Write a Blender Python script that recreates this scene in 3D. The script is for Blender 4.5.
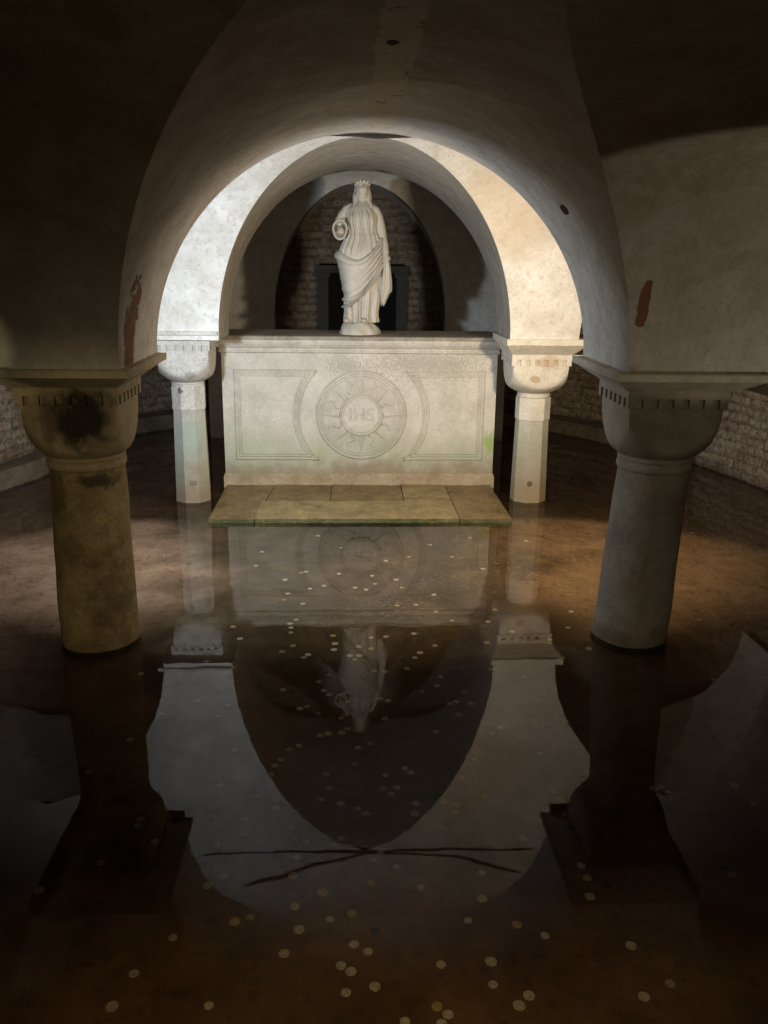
import bpy, bmesh, math, random
import numpy as np
from mathutils import Vector, Matrix

random.seed(7)
rng = np.random.default_rng(7)
PI = math.pi
scn = bpy.context.scene
COL = scn.collection
for o in list(bpy.data.objects):
    bpy.data.objects.remove(o)

# ------------------------------------------------------------------ camera
FPX, PITCH, YAW, ROLL = 855.0, .2815, .0458, .0123
CAM = Vector((-.10, 0.0, 1.5))

def ray(u, v):
    a, b = u - 384, v - 512
    c, s = math.cos(ROLL), math.sin(ROLL)
    X = (c * a + s * b) / FPX
    V = (-s * a + c * b) / FPX
    Y = math.cos(PITCH) - V * math.sin(PITCH)
    z = -math.sin(PITCH) - V * math.cos(PITCH)
    return Vector((X * math.cos(YAW) + Y * math.sin(YAW), -X * math.sin(YAW) + Y * math.cos(YAW), z))

def on_level(u, v, z):
    r = ray(u, v)
    return CAM + r * ((z - CAM.z) / r.z)

cd = bpy.data.cameras.new('camera')
cam = bpy.data.objects.new('camera', cd)
COL.objects.link(cam)
fw = ray(384, 512).normalized()
rt = (ray(385, 512) - ray(383, 512)).normalized()
up = -(ray(384, 513) - ray(384, 511)).normalized()
m3 = Matrix((rt, up, -fw)).transposed()
cam.matrix_world = Matrix.Translation(CAM) @ m3.to_4x4()
cd.sensor_fit = 'HORIZONTAL'
cd.sensor_width = 36
cd.lens = FPX / 768 * 36
cd.clip_start = .02
scn.camera = cam

# ------------------------------------------------------------------ light
scn.view_settings.view_transform = 'Standard'
scn.view_settings.look = 'None'
scn.view_settings.gamma = 1
scn.view_settings.exposure = 0.0
scn.view_settings.use_curve_mapping = False
w = bpy.data.worlds.new('world')
scn.world = w
w.use_nodes = True
w.node_tree.nodes['Background'].inputs[0].default_value = (.9, .7, .45, 1)
w.node_tree.nodes['Background'].inputs[1].default_value = .004

def aim(o, target):
    d = Vector(target) - o.location
    o.rotation_euler = d.to_track_quat('-Z', 'Y').to_euler()

def area(name, loc, target, power, color, size, spread=PI):
    l = bpy.data.lights.new(name, 'AREA')
    l.energy = power
    l.color = color
    l.shape = 'DISK'
    l.size = size
    l.spread = spread
    o = bpy.data.objects.new(name, l)
    COL.objects.link(o)
    o.location = loc
    aim(o, target)
    return o

def spot(name, loc, target, power, color, angle, blend, radius):
    l = bpy.data.lights.new(name, 'SPOT')
    l.energy = power
    l.color = color
    l.spot_size = math.radians(angle)
    l.spot_blend = blend
    l.shadow_soft_size = radius
    o = bpy.data.objects.new(name, l)
    COL.objects.link(o)
    o.location = loc
    aim(o, target)
    return o

# the two floodlights fixed behind the front piers, one cool and one warm
area('floodlight_cool', (-1.06, 3.72, 1.24), (-.40, 5.3, .68), 33, (.79, .89, 1.0), .09)
area('floodlight_warm', (1.08, 3.72, 1.24), (.46, 5.3, .66), 33, (1.0, .81, .58), .09)
# weak lamps low in the side aisles next to the entrance, and unseen fill lights added near the camera
spot('aisle_lamp_right', (1.95, 1.95, .72), (1.22, 3.0, 1.64), 11.5, (1.0, .86, .66), 48, .08, .02)
spot('aisle_lamp_left', (-2.25, 2.0, .85), (-1.70, 3.0, 1.17), 11, (1.0, .86, .5), 32, .12, .02)
spot('fill_spot_left', (-.6, -1.3, 1.75), (-1.1, 3.3, .22), 95, (1.0, .80, .46), 25, .5, .06)  # added fill spots to brighten the front columns
spot('fill_spot_right', (.6, -1.3, 1.75), (1.1, 3.3, .30), 30, (1.0, .86, .64), 24, .5, .06)
area('fill_light_front', (0, -.35, 1.92), (0, 2.0, 0), 4.2, (1.0, .80, .52), .5, PI * .48)  # added fill to brighten the foreground floor

# ------------------------------------------------------------------ helpers
def link(name, me, mat=None, parent=None, smooth=True):
    if mat is not None:
        me.materials.append(mat)
    if smooth is True:
        for p in me.polygons:
            p.use_smooth = True
    o = bpy.data.objects.new(name, me)
    COL.objects.link(o)
    if parent is not None:
        o.parent = parent
    return o

def from_bm(name, bm, mat=None, parent=None, smooth=False, angle=None):
    bmesh.ops.remove_doubles(bm, verts=bm.verts, dist=1e-6)
    bmesh.ops.recalc_face_normals(bm, faces=bm.faces)
    if angle is not None:
        for f in bm.faces:
            f.smooth = True
        for e in bm.edges:
            if len(e.link_faces) == 2 and e.calc_face_angle(0) > angle:
                e.smooth = False
    me = bpy.data.meshes.new(name)
    bm.to_mesh(me)
    bm.free()
    return link(name, me, mat, parent, smooth)

def tag(o, label, cat, group=None, kind=None):
    if label: o['label'] = label
    if cat: o['category'] = cat
    if group: o['group'] = group
    if kind: o['kind'] = kind
    return o

def structure(o, label=None):
    o['kind'] = 'structure'
    if label: o['label'] = label
    return o

def empty(name, loc, label, cat, group=None):
    o = bpy.data.objects.new(name, None)
    o.empty_display_size = .1
    COL.objects.link(o)
    o.location = loc
    return tag(o, label, cat, group)

def add_box(bm, x0, x1, y0, y1, z0, z1, jitter=0):
    vs = []
    for x in (x0, x1):
        for y in (y0, y1):
            for z in (z0, z1):
                j = [random.uniform(-jitter, jitter) for _ in range(3)] if jitter else (0, 0, 0)
                vs.append(bm.verts.new((x + j[0], y + j[1], z + j[2])))
    for q in ((0, 1, 3, 2), (4, 6, 7, 5), (0, 4, 5, 1), (2, 3, 7, 6), (0, 2, 6, 4), (1, 5, 7, 3)):
        bm.faces.new([vs[i] for i in q])
    return vs

def grid_faces(bm, rows, closed=False):
    """rows: list of lists of coordinates, joined into quads"""
    vr = [[bm.verts.new(c) for c in r] for r in rows]
    for a, b in zip(vr[:-1], vr[1:]):
        n = len(a)
        for i in range(n if closed else n - 1):
            j = (i + 1) % n
            try:
                bm.faces.new((a[i], a[j], b[j], b[i]))
            except ValueError:
                pass
    return vr

def cap(bm, ring, flip=False):
    bm.faces.new(ring[::-1] if flip else ring)

def tube(bm, path, radii, n=10, caps=True, oval=None):
    """closed tube along a path of points"""
    path = [Vector(p) for p in path]
    if not hasattr(radii, '__len__'):
        radii = [radii] * len(path)
    rows = []
    ref = Vector((0, 0, 1))
    for i, p in enumerate(path):
        t = (path[min(i + 1, len(path) - 1)] - path[max(i - 1, 0)]).normalized()
        if abs(t.dot(ref)) > .95:
            a = t.cross(Vector((1, 0, 0))).normalized()
        else:
            a = t.cross(ref).normalized()
        b = t.cross(a).normalized()
        r = radii[i]
        ra, rb = (r if not hasattr(r, '__len__') else r[0]), (r if not hasattr(r, '__len__') else r[1])
        rows.append([p + a * ra * math.cos(2 * PI * k / n) + b * rb * math.sin(2 * PI * k / n) for k in range(n)])
    vr = grid_faces(bm, rows, True)
    if caps:
        cap(bm, vr[0])
        cap(bm, vr[-1], True)

def ellipsoid(bm, c, r, rot=None, nu=16, nv=10):
    c = Vector(c)
    ret = bmesh.ops.create_uvsphere(bm, u_segments=nu, v_segments=nv, radius=1)
    for v in ret['verts']:
        p = Vector((v.co.x * r[0], v.co.y * r[1], v.co.z * r[2]))
        if rot: p = rot @ p
        v.co = c + p

# ------------------------------------------------------------------ materials
class MB:
    def __init__(s, name):
        s.m = bpy.data.materials.new(name)
        s.m.use_nodes = True
        s.nt = s.m.node_tree
        s.b = s.nt.nodes['Principled BSDF']
        s.tc = s.nt.nodes.new('ShaderNodeTexCoord')
        s.geo = s.nt.nodes.new('ShaderNodeNewGeometry')
    def N(s, t, **kw):
        n = s.nt.nodes.new(t)
        for k, v in kw.items():
            setattr(n, k, v)
        return n
    def L(s, a, b):
        s.nt.links.new(a, b)
    def pos(s):
        return s.geo.outputs['Position']
    def noise(s, scale, detail=4, rough=.6, vec=None, dist=0):
        n = s.N('ShaderNodeTexNoise')
        n.inputs['Scale'].default_value = scale
        n.inputs['Detail'].default_value = detail
        n.inputs['Roughness'].default_value = rough
        n.inputs['Distortion'].default_value = dist
        s.L(vec or s.pos(), n.inputs['Vector'])
        return n.outputs['Fac']
    def ramp(s, fac, stops, smooth=False):
        r = s.N('ShaderNodeValToRGB')
        els = r.color_ramp.elements
        while len(els) < len(stops):
            els.new(.5)
        for e, (p, c) in zip(els, stops):
            e.position = p
            e.color = (c, c, c, 1) if not hasattr(c, '__len__') else (*c, 1)
        s.L(fac, r.inputs[0])
        return r.outputs['Color']
    def mix(s, fac, a, b, mode='MIX'):
        n = s.N('ShaderNodeMix', data_type='RGBA', blend_type=mode)
        for sock, v in ((n.inputs[0], fac), (n.inputs[6], a), (n.inputs[7], b)):
            if hasattr(v, 'is_linked'):
                s.L(v, sock)
            elif hasattr(v, '__len__'):
                sock.default_value = (*v, 1)
            else:
                sock.default_value = v
        return n.outputs[2]
    def math(s, op, a, b=None, c=None, clamp=False):
        n = s.N('ShaderNodeMath', operation=op, use_clamp=clamp)
        for i, v in enumerate((a, b, c)):
            if v is None: continue
            if hasattr(v, 'is_linked'): s.L(v, n.inputs[i])
            else: n.inputs[i].default_value = v
        return n.outputs[0]
    def sep(s, vec=None):
        n = s.N('ShaderNodeSeparateXYZ')
        s.L(vec or s.pos(), n.inputs[0])
        return n.outputs
    def maprange(s, v, a, b, c=0, d=1, smooth=True):
        n = s.N('ShaderNodeMapRange', interpolation_type='SMOOTHSTEP' if smooth else 'LINEAR')
        s.L(v, n.inputs[0])
        for i, x in enumerate((a, b, c, d)):
            n.inputs[1 + i].default_value = x
        return n.outputs[0]
    def blob(s, centre, radii, soft=.35, wob=.5, scale=9):
        """a mask 1 inside an uneven ellipsoid in the room (stains, missing plaster)"""
        a = s.N('ShaderNodeVectorMath', operation='SUBTRACT')
        s.L(s.pos(), a.inputs[0]); a.inputs[1].default_value = centre
        d = s.N('ShaderNodeVectorMath', operation='DIVIDE')
        s.L(a.outputs[0], d.inputs[0]); d.inputs[1].default_value = radii
        l = s.N('ShaderNodeVectorMath', operation='LENGTH')
        s.L(d.outputs[0], l.inputs[0])
        n = s.noise(scale, 5, .65)
        v = s.math('ADD', l.outputs['Value'], s.math('MULTIPLY', s.math('SUBTRACT', n, .5), wob * 2))
        return s.maprange(v, 1 + soft / 2, 1 - soft / 2)
    def bump(s, height, strength=.4, dist=.01):
        b = s.N('ShaderNodeBump')
        b.inputs['Strength'].default_value = strength
        b.inputs['Distance'].default_value = dist
        s.L(height, b.inputs['Height'])
        if s.b.inputs['Normal'].is_linked:
            s.L(s.b.inputs['Normal'].links[0].from_socket, b.inputs['Normal'])
        s.L(b.outputs[0], s.b.inputs['Normal'])
    def col(s, c):
        if hasattr(c, 'is_linked'): s.L(c, s.b.inputs['Base Color'])
        else: s.b.inputs['Base Color'].default_value = (*c, 1)
    def rough(s, r):
        if hasattr(r, 'is_linked'): s.L(r, s.b.inputs['Roughness'])
        else: s.b.inputs['Roughness'].default_value = r

def brick_colour(mb, vec):
    br = mb.N('ShaderNodeTexBrick')
    br.inputs['Color1'].default_value = (.34, .225, .145, 1)
    br.inputs['Color2'].default_value = (.52, .40, .28, 1)
    br.inputs['Mortar'].default_value = (.20, .165, .12, 1)
    br.inputs['Scale'].default_value = 1
    br.inputs['Brick Width'].default_value = .22
    br.inputs['Row Height'].default_value = .068
    br.inputs['Mortar Size'].default_value = .011
    br.inputs['Mortar Smooth'].default_value = .3
    br.inputs['Bias'].default_value = -.1
    mb.L(vec, br.inputs['Vector'])
    return br

def wobble(mb, vec, scale, amount):
    n = mb.N('ShaderNodeTexNoise')
    n.inputs['Scale'].default_value = scale
    n.inputs['Detail'].default_value = 3
    mb.L(vec, n.inputs['Vector'])
    a = mb.N('ShaderNodeVectorMath', operation='SUBTRACT')
    mb.L(n.outputs['Color'], a.inputs[0]); a.inputs[1].default_value = (.5, .5, .5)
    b = mb.N('ShaderNodeVectorMath', operation='SCALE')
    mb.L(a.outputs[0], b.inputs[0]); b.inputs['Scale'].default_value = amount
    c = mb.N('ShaderNodeVectorMath', operation='ADD')
    mb.L(vec, c.inputs[0]); mb.L(b.outputs[0], c.inputs[1])
    return c.outputs[0]

# --- old lime plaster on the vaults
def plaster_mat(name='old lime plaster', grey=0):
    mb = MB(name)
    base = mb.ramp(mb.noise(2.3, 7, .62), [(.3, (.50, .475, .43)), (.52, (.655, .64, .605)), (.7, (.75, .74, .715))])
    blot = mb.ramp(mb.noise(9, 6, .7, dist=.6), [(.45, 0), (.63, 1)])
    base = mb.mix(mb.math('MULTIPLY', blot, .45), base, (.44, .40, .33))
    fine = mb.ramp(mb.noise(38, 4, .7), [(.36, 1), (.47, 0)])
    base = mb.mix(mb.math('MULTIPLY', fine, .42), base, (.36, .33, .28))
    # ochre damp area on the lower right of the lit vault
    damp = mb.blob((.72, 5.0, 1.80), (.36, .8, .24), 1.0, .6, 5)
    base = mb.mix(mb.math('MULTIPLY', damp, .45), base, (.56, .44, .29))
    x, y, z = mb.sep()
    # browner, mottled plaster of the entrance bay
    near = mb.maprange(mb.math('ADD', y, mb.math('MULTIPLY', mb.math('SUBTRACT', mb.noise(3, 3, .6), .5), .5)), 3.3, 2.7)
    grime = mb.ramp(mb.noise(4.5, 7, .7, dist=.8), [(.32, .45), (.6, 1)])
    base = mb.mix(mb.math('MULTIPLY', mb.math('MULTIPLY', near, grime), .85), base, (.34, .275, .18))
    # the repaired strip along the crown of the front vault
    strip = mb.math('SUBTRACT', x, .035)
    strip = mb.math('ABSOLUTE', mb.math('ADD', strip, mb.math('MULTIPLY', mb.math('SUBTRACT', mb.noise(11, 4, .7), .5), .07)))
    strip = mb.math('MULTIPLY', mb.maprange(strip, .058, .05), mb.math('MULTIPLY', mb.maprange(z, 1.93, 1.97), mb.maprange(y, 3.95, 3.9)))
    base = mb.mix(mb.math('MULTIPLY', strip, .85), base, (.62, .55, .43))
    crack = mb.ramp(mb.noise(17, 5, .8), [(.36, 1), (.42, 0)])
    base = mb.mix(mb.math('MULTIPLY', mb.math('MULTIPLY', strip, crack), .8), base, (.16, .11, .08))
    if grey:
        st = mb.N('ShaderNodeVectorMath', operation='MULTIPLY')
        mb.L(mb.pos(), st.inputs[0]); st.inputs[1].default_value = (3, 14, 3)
        streak_shade = mb.ramp(mb.noise(2.2, 6, .7, vec=st.outputs[0], dist=.7), [(.35, .5), (.65, 1)])  # streaks, with soffit shade worked into the same colour
        base = mb.mix(mb.math('MULTIPLY', streak_shade, grey), base, (.20, .175, .14))
    # plaster fallen off the arrises, brick and render showing
    m1 = mb.blob((-.875, 3.16, 1.30), (.06, .09, .20), .12, 1.3, 11)
    base = mb.mix(m1, base, mb.mix(mb.noise(22, 3, .6), (.16, .085, .05), (.34, .22, .15)))
    m2 = mb.blob((.925, 3.0, 1.40), (.022, .05, .085), .12, .9, 14)
    base = mb.mix(m2, base, (.26, .12, .07))
    m3 = mb.blob((.70, 3.33, 1.70), (.03, .05, .022), .1, .6, 20)
    base = mb.mix(m3, base, (.06, .04, .03))
    m4 = mb.blob((.02, 2.45, 2.05), (.016, .035, .05), .15, .9, 26)
    base = mb.mix(m4, base, (.04, .03, .02))
    mb.col(base)
    mb.rough(.92)
    mb.b.inputs['Specular IOR Level'].default_value = .15
    h = mb.math('ADD', mb.noise(5, 6, .6), mb.math('MULTIPLY', mb.noise(45, 5, .7), .25))
    h = mb.math('SUBTRACT', h, mb.math('MULTIPLY', mb.math('MAXIMUM', m1, m2), .5))
    mb.bump(h, .65, .03)
    return mb.m

def stone_mat(name, lo, hi, patches=(), foot=None, grain=1.0, rough=.8, edge=None):
    mb = MB(name)
    base = mb.ramp(mb.noise(6, 6, .65), [(.32, lo), (.66, hi)])
    sp = mb.ramp(mb.noise(60, 4, .7), [(.38, 1), (.5, 0)])
    base = mb.mix(mb.math('MULTIPLY', sp, .35 * grain), base, tuple(c * .45 for c in lo))
    ln = mb.ramp(mb.noise(16, 5, .7, dist=1), [(.5, 0), (.62, 1)])
    base = mb.mix(mb.math('MULTIPLY', ln, .35 * grain), base, tuple(min(1, c * 1.25) for c in hi))
    z = mb.sep()[2]
    wz = mb.math('ADD', z, mb.math('MULTIPLY', mb.math('SUBTRACT', mb.noise(8, 4, .6), .5), .3))
    if foot:
        for z0, z1, colr, k in foot:
            base = mb.mix(mb.math('MULTIPLY', mb.maprange(wz, z1, z0), k), base, colr)
    for c, r, colr, k, soft, wob, *sc in patches:
        base = mb.mix(mb.math('MULTIPLY', mb.blob(c, r, soft, wob, *(sc or [14])), k), base, colr)
    if edge:
        nz = mb.sep(mb.geo.outputs['Normal'])[2]
        base = mb.mix(mb.math('MULTIPLY', mb.maprange(nz, .75, .4), mb.ramp(mb.noise(18, 4, .7), [(.3, .35), (.6, .9)])), base, edge)
    mb.col(base)
    mb.rough(rough)
    mb.b.inputs['Specular IOR Level'].default_value = .25
    mb.bump(mb.math('ADD', mb.noise(14, 6, .65), mb.math('MULTIPLY', mb.noise(70, 4, .65), .5)), .5 * grain, .018)
    return mb.m

def brick_mat(name='worn brick', shade=1.0):
    mb = MB(name)
    uv = wobble(mb, wobble(mb, mb.tc.outputs['UV'], 6, .055), 26, .022)
    br = brick_colour(mb, uv)
    c = mb.mix(mb.math('MULTIPLY', mb.ramp(mb.noise(7, 6, .7), [(.42, 0), (.64, 1)]), .7), br.outputs['Color'], (.52, .44, .33))
    c = mb.mix(mb.math('MULTIPLY', mb.ramp(mb.noise(28, 5, .75), [(.40, 1), (.52, 0)]), .6), c, (.12, .09, .065))
    c = mb.mix(mb.math('MULTIPLY', mb.ramp(mb.noise(13, 5, .7), [(.56, 0), (.66, 1)]), .6), c, (.62, .57, .49))
    z = mb.sep()[2]
    wet = mb.maprange(mb.math('ADD', z, mb.math('MULTIPLY', mb.noise(9, 3, .6), .15)), .2, .07)
    c = mb.mix(mb.math('MULTIPLY', wet, .7), c, (.09, .055, .03))
    if shade < 1: c = mb.mix(1 - shade, c, (.035, .028, .022))  # shade of the rear bay mixed into the brick colour
    mb.col(c)
    mb.rough(.9)
    h = mb.math('ADD', mb.math('MULTIPLY', br.outputs['Fac'], -.6), mb.math('ADD', mb.noise(11, 6, .75), mb.math('MULTIPLY', mb.noise(40, 5, .7), .5)))
    mb.bump(h, 1.0, .05)
    return mb.m

def floor_mat():
    mb = MB('silted floor under water')
    x, y, z = mb.sep()
    big = mb.noise(1.1, 5, .6)
    c = mb.ramp(mb.noise(3.2, 7, .68, dist=.5), [(.3, (.04, .03, .017)), (.5, (.085, .064, .038)), (.7, (.165, .125, .077))])
    # pinkish tile silt on the left, golden on the right
    wx = mb.math('ADD', x, mb.math('MULTIPLY', mb.math('SUBTRACT', big, .5), 2.2))
    c = mb.mix(mb.math('MULTIPLY', mb.maprange(wx, -.6, -1.5), .9), c, mb.ramp(mb.noise(5, 6, .7), [(.35, (.33, .23, .18)), (.62, (.56, .42, .35))]))
    c = mb.mix(mb.math('MULTIPLY', mb.maprange(wx, .5, 1.4), .6), c, mb.ramp(mb.noise(4, 6, .72, dist=.8), [(.35, (.25, .17, .105)), (.6, (.50, .36, .25))]))
    front = mb.maprange(mb.math('ADD', y, mb.math('MULTIPLY', mb.math('SUBTRACT', big, .5), 1.5)), 3.4, 2.4)
    c = mb.mix(mb.math('MULTIPLY', front, .8), c, mb.ramp(mb.noise(4, 6, .7), [(.35, (.13, .075, .035)), (.62, (.26, .16, .08))]))
    # crumbs of mosaic and shells
    sc_ = mb.N('ShaderNodeVectorMath', operation='MULTIPLY')
    mb.L(mb.pos(), sc_.inputs[0]); sc_.inputs[1].default_value = (1, 1.6, 1)
    crumbs = mb.ramp(mb.noise(46, 4, .75, vec=sc_.outputs[0], dist=.6), [(.56, 0), (.66, 1)])
    area_ = mb.math('MULTIPLY', mb.ramp(mb.noise(2.1, 4, .6), [(.40, 0), (.6, 1)]), mb.math('MULTIPLY', mb.maprange(x, -.9, .5), mb.maprange(y, 3.0, 3.6)))
    c = mb.mix(mb.math('MULTIPLY', mb.math('MULTIPLY', crumbs, area_), .7), c, (.60, .48, .27))
    d = mb.ramp(mb.noise(24, 5, .8), [(.36, 1), (.46, 0)])
    c = mb.mix(mb.math('MULTIPLY', d, .5), c, (.05, .03, .015))
    mb.col(c)
    mb.rough(.9)
    mb.b.inputs['Specular IOR Level'].default_value = .1
    mb.bump(mb.noise(20, 6, .7), .5, .02)
    return mb.m

def water_mat():
    m = bpy.data.materials.new('still brown water')
    m.use_nodes = True
    nt = m.node_tree
    nt.nodes.clear()
    out = nt.nodes.new('ShaderNodeOutputMaterial')
    tr = nt.nodes.new('ShaderNodeBsdfTransparent')
    tr.inputs[0].default_value = (.90, .83, .72, 1)
    gl = nt.nodes.new('ShaderNodeBsdfGlossy')
    gl.inputs['Roughness'].default_value = .012
    gl.inputs['Color'].default_value = (1, 1, 1, 1)
    fr = nt.nodes.new('ShaderNodeFresnel')
    fr.inputs['IOR'].default_value = 1.34
    geo = nt.nodes.new('ShaderNodeNewGeometry')
    n = nt.nodes.new('ShaderNodeTexNoise')
    n.inputs['Scale'].default_value = 5
    n.inputs['Detail'].default_value = 2
    nt.links.new(geo.outputs['Position'], n.inputs['Vector'])
    b = nt.nodes.new('ShaderNodeBump')
    b.inputs['Strength'].default_value = .04
    b.inputs['Distance'].default_value = .01
    nt.links.new(n.outputs['Fac'], b.inputs['Height'])
    nt.links.new(b.outputs[0], gl.inputs['Normal'])
    mx = nt.nodes.new('ShaderNodeMixShader')
    nt.links.new(fr.outputs[0], mx.inputs[0])
    nt.links.new(tr.outputs[0], mx.inputs[1])
    nt.links.new(gl.outputs[0], mx.inputs[2])
    nt.links.new(mx.outputs[0], out.inputs[0])
    return m

def plain(name, c, rough=.6, metal=0, nscale=30, var=.3):
    mb = MB(name)
    mb.col(mb.ramp(mb.noise(nscale, 3, .6), [(.35, tuple(v * (1 - var) for v in c)), (.65, c)]))
    mb.rough(rough)
    mb.b.inputs['Metallic'].default_value = metal
    return mb.m

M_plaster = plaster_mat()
M_plaster_shaded = plaster_mat('shaded streaked plaster', .9)  # streaked copy, darkened to put soffit shade into the colour
M_brick = brick_mat()
M_brick_shaded = brick_mat('shaded brick', .4)
M_floor = floor_mat()
M_water = water_mat()
M_dark = plain('doorway darkness', (.012, .011, .010), .95)  # near-black colour standing in for the darkness inside the doorway
M_frame = plain('grey green stone frame', (.03, .031, .028), .9, 0, 12)
M_ledge = stone_mat('wet ledge stone', (.10, .075, .05), (.20, .16, .115), grain=1.0)
M_marble = stone_mat('weathered altar marble', (.50, .475, .41), (.66, .63, .56), grain=.55, rough=.6,
    foot=[(.20, .52, (.40, .41, .30), .7), (.10, .27, (.27, .22, .145), .85), (.03, .12, (.28, .19, .10), .6)],
    patches=[((-.31, 5.8, .245), (.09, .2, .05), (.36, .42, .22), .42, 1.2, 1.2, 24), ((.90, 5.8, .32), (.045, .2, .07), (.27, .40, .10), .75, 1.1, 1.1, 24),
             ((-.80, 5.8, .28), (.20, .2, .12), (.42, .47, .33), .5, 1.4, 1.2), ((.45, 5.8, .86), (.30, .2, .09), (.24, .21, .17), .4, .2, 3.6, 70),
             ((-.1, 5.8, .84), (.12, .2, .05), (.24, .21, .17), .4, .2, 3.9, 80)])
M_carved = stone_mat('carved altar marble', (.44, .415, .35), (.60, .57, .50), grain=.5, rough=.6,
    foot=[(.20, .50, (.37, .38, .27), .7)])
M_mensa = stone_mat('dusty altar top', (.26, .23, .19), (.42, .38, .32), grain=.9)
M_rim = stone_mat('altar moulding', (.48, .45, .39), (.64, .61, .54), grain=.7)
M_plinth = stone_mat('stained plinth', (.30, .23, .14), (.46, .37, .25), grain=.9, rough=.5)
M_slab = stone_mat('wet yellow slab', (.105, .070, .027), (.235, .16, .066), grain=1.3, rough=.32, edge=(.05, .075, .035))
M_slab_pale = stone_mat('wet pale slab', (.15, .108, .045), (.33, .245, .11), grain=1.3, rough=.3, edge=(.05, .075, .035))
M_statue = stone_mat('statue marble', (.50, .47, .40), (.60, .57, .50), grain=.25, rough=.5)

# ------------------------------------------------------------------ setting
FLOOR = -.03
# --- vaults: long barrels (centre x, half width, springing, rise) and cross barrels (centre y, half length, springing, rise)
C_IN = (.01, .895, 1.13, .92)
C_FR = (.01, .895, 1.13, .92)
C_BK = (.015, .875, 1.055, 1.075)
C_RE = (.02, .74, 1.05, 1.05)
S_R = (2.06, .75, 1.05, .87)
S_L = (-2.06, .75, 1.05, .87)
F_R = (2.12, .70, 1.06, .86)
F_L = (-2.12, .70, 1.06, .86)
NEAR = (1.25, 1.77, 1.13, .93)
NEAR_R = (1.25, 1.77, 1.13, .885, 2.5)      # the right half of the entrance bay is squarer
MID = (4.425, .795, 1.055, 1.16)
APSE = (6.64, .96, 1.07, 1.09)
ENTRY = (-2.0, 1.47, 1.13, .93)

def zlong(b, x):
    q = 1 - ((x - b[0]) / b[1]) ** 2
    return b[2] + b[3] * math.sqrt(max(0, q))
def reach(c, z):          # distance from the crown line of cross barrel c at which it has height z
    p = c[4] if len(c) > 4 else 2
    if z <= c[2]: return c[1]
    return c[1] * max(0, 1 - ((z - c[2]) / c[3]) ** p) ** (1 / p)

bm = bmesh.new()
def long_patch(b, ca, cb=None, yend=None, nx=120, ny=26, mi=0):
    n0 = len(bm.faces)
    rows = []
    for i in range(nx + 1):
        x = b[0] - b[1] * math.cos(PI * i / nx)
        z = zlong(b, x)
        a_ = NEAR_R if ca is NEAR and x > .01 else ca
        b_ = NEAR_R if cb is NEAR and x > .01 else cb
        y0 = a_[0] + reach(a_, z)
        y1 = b_[0] - reach(b_, z) if b_ else yend
        rows.append([(x, y0 + (y1 - y0) * k / ny, z) for k in range(ny + 1)])
    grid_faces(bm, rows)
    bm.faces.ensure_lookup_table()
    for f in bm.faces[n0:]: f.material_index = mi
def cross_patch(c, half, cen, front, nd=60, nx=14):
    """half -1: nearer half, +1: farther half of cross barrel c, meeting the long barrels 'cen' and the aisles"""
    for side in (-1, 1):
        cc = NEAR_R if c is NEAR and side > 0 else c
        p_ = 2 / (cc[4] if len(cc) > 4 else 2)
        s = (F_R if front else S_R) if side > 0 else (F_L if front else S_L)
        r1, r2 = [], []
        for j in range(nd + 1):
            t = PI / 2 * j / nd
            y = cc[0] + half * cc[1] * max(0, math.cos(t)) ** p_
            z = cc[2] + cc[3] * math.sin(t) ** p_
            xa = cen[0] + side * reach((0, cen[1], cen[2], cen[3]), z)
            rs = reach((0, s[1], s[2], s[3]), z)
            xb = s[0] - side * rs
            xc_ = s[0] + side * rs
            xd = side * 3.3
            r1.append([(xa + (xb - xa) * k / nx, y, z) for k in range(nx + 1)])
            r2.append([(xc_ + (xd - xc_) * k / 6, y, z) for k in range(7)])
        grid_faces(bm, r1)
        grid_faces(bm, r2)
long_patch(C_FR, NEAR, MID)
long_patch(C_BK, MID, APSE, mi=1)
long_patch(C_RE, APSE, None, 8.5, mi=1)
long_patch(C_IN, ENTRY, NEAR)
for s, f in ((S_R, F_R), (S_L, F_L)):
    long_patch(f, NEAR, MID, nx=60)
    long_patch(s, MID, APSE, nx=60)
    long_patch(s, APSE, None, 9.0, nx=60)
    long_patch(f, ENTRY, NEAR, nx=60)
cross_patch(NEAR, 1, C_FR, True); cross_patch(NEAR, -1, C_IN, True)
cross_patch(MID, -1, C_FR, True); cross_patch(MID, 1, C_BK, False)
cross_patch(APSE, -1, C_BK, False); cross_patch(APSE, 1, C_RE, False)
cross_patch(ENTRY, 1, C_IN, True)
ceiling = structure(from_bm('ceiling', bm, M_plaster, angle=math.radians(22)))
ceiling.data.materials.append(M_plaster_shaded)

# --- floor and water
bm = bmesh.new()
vs = [bm.verts.new(p) for p in ((-3.6, -2.2, FLOOR), (3.6, -2.2, FLOOR), (3.6, 9.2, FLOOR), (-3.6, 9.2, FLOOR))]
bm.faces.new(vs)
structure(from_bm('floor', bm, M_floor))
bm = bmesh.new()
vs = [bm.verts.new(p) for p in ((-3.3, -1.98, 0), (3.3, -1.98, 0), (3.3, 8.8, 0), (-3.3, 8.8, 0))]
bm.faces.new(vs)
water = from_bm('water', bm, M_water)
tag(water, 'still shallow brown water flooding the crypt floor and mirroring the vault', 'water', kind='stuff')

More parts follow.
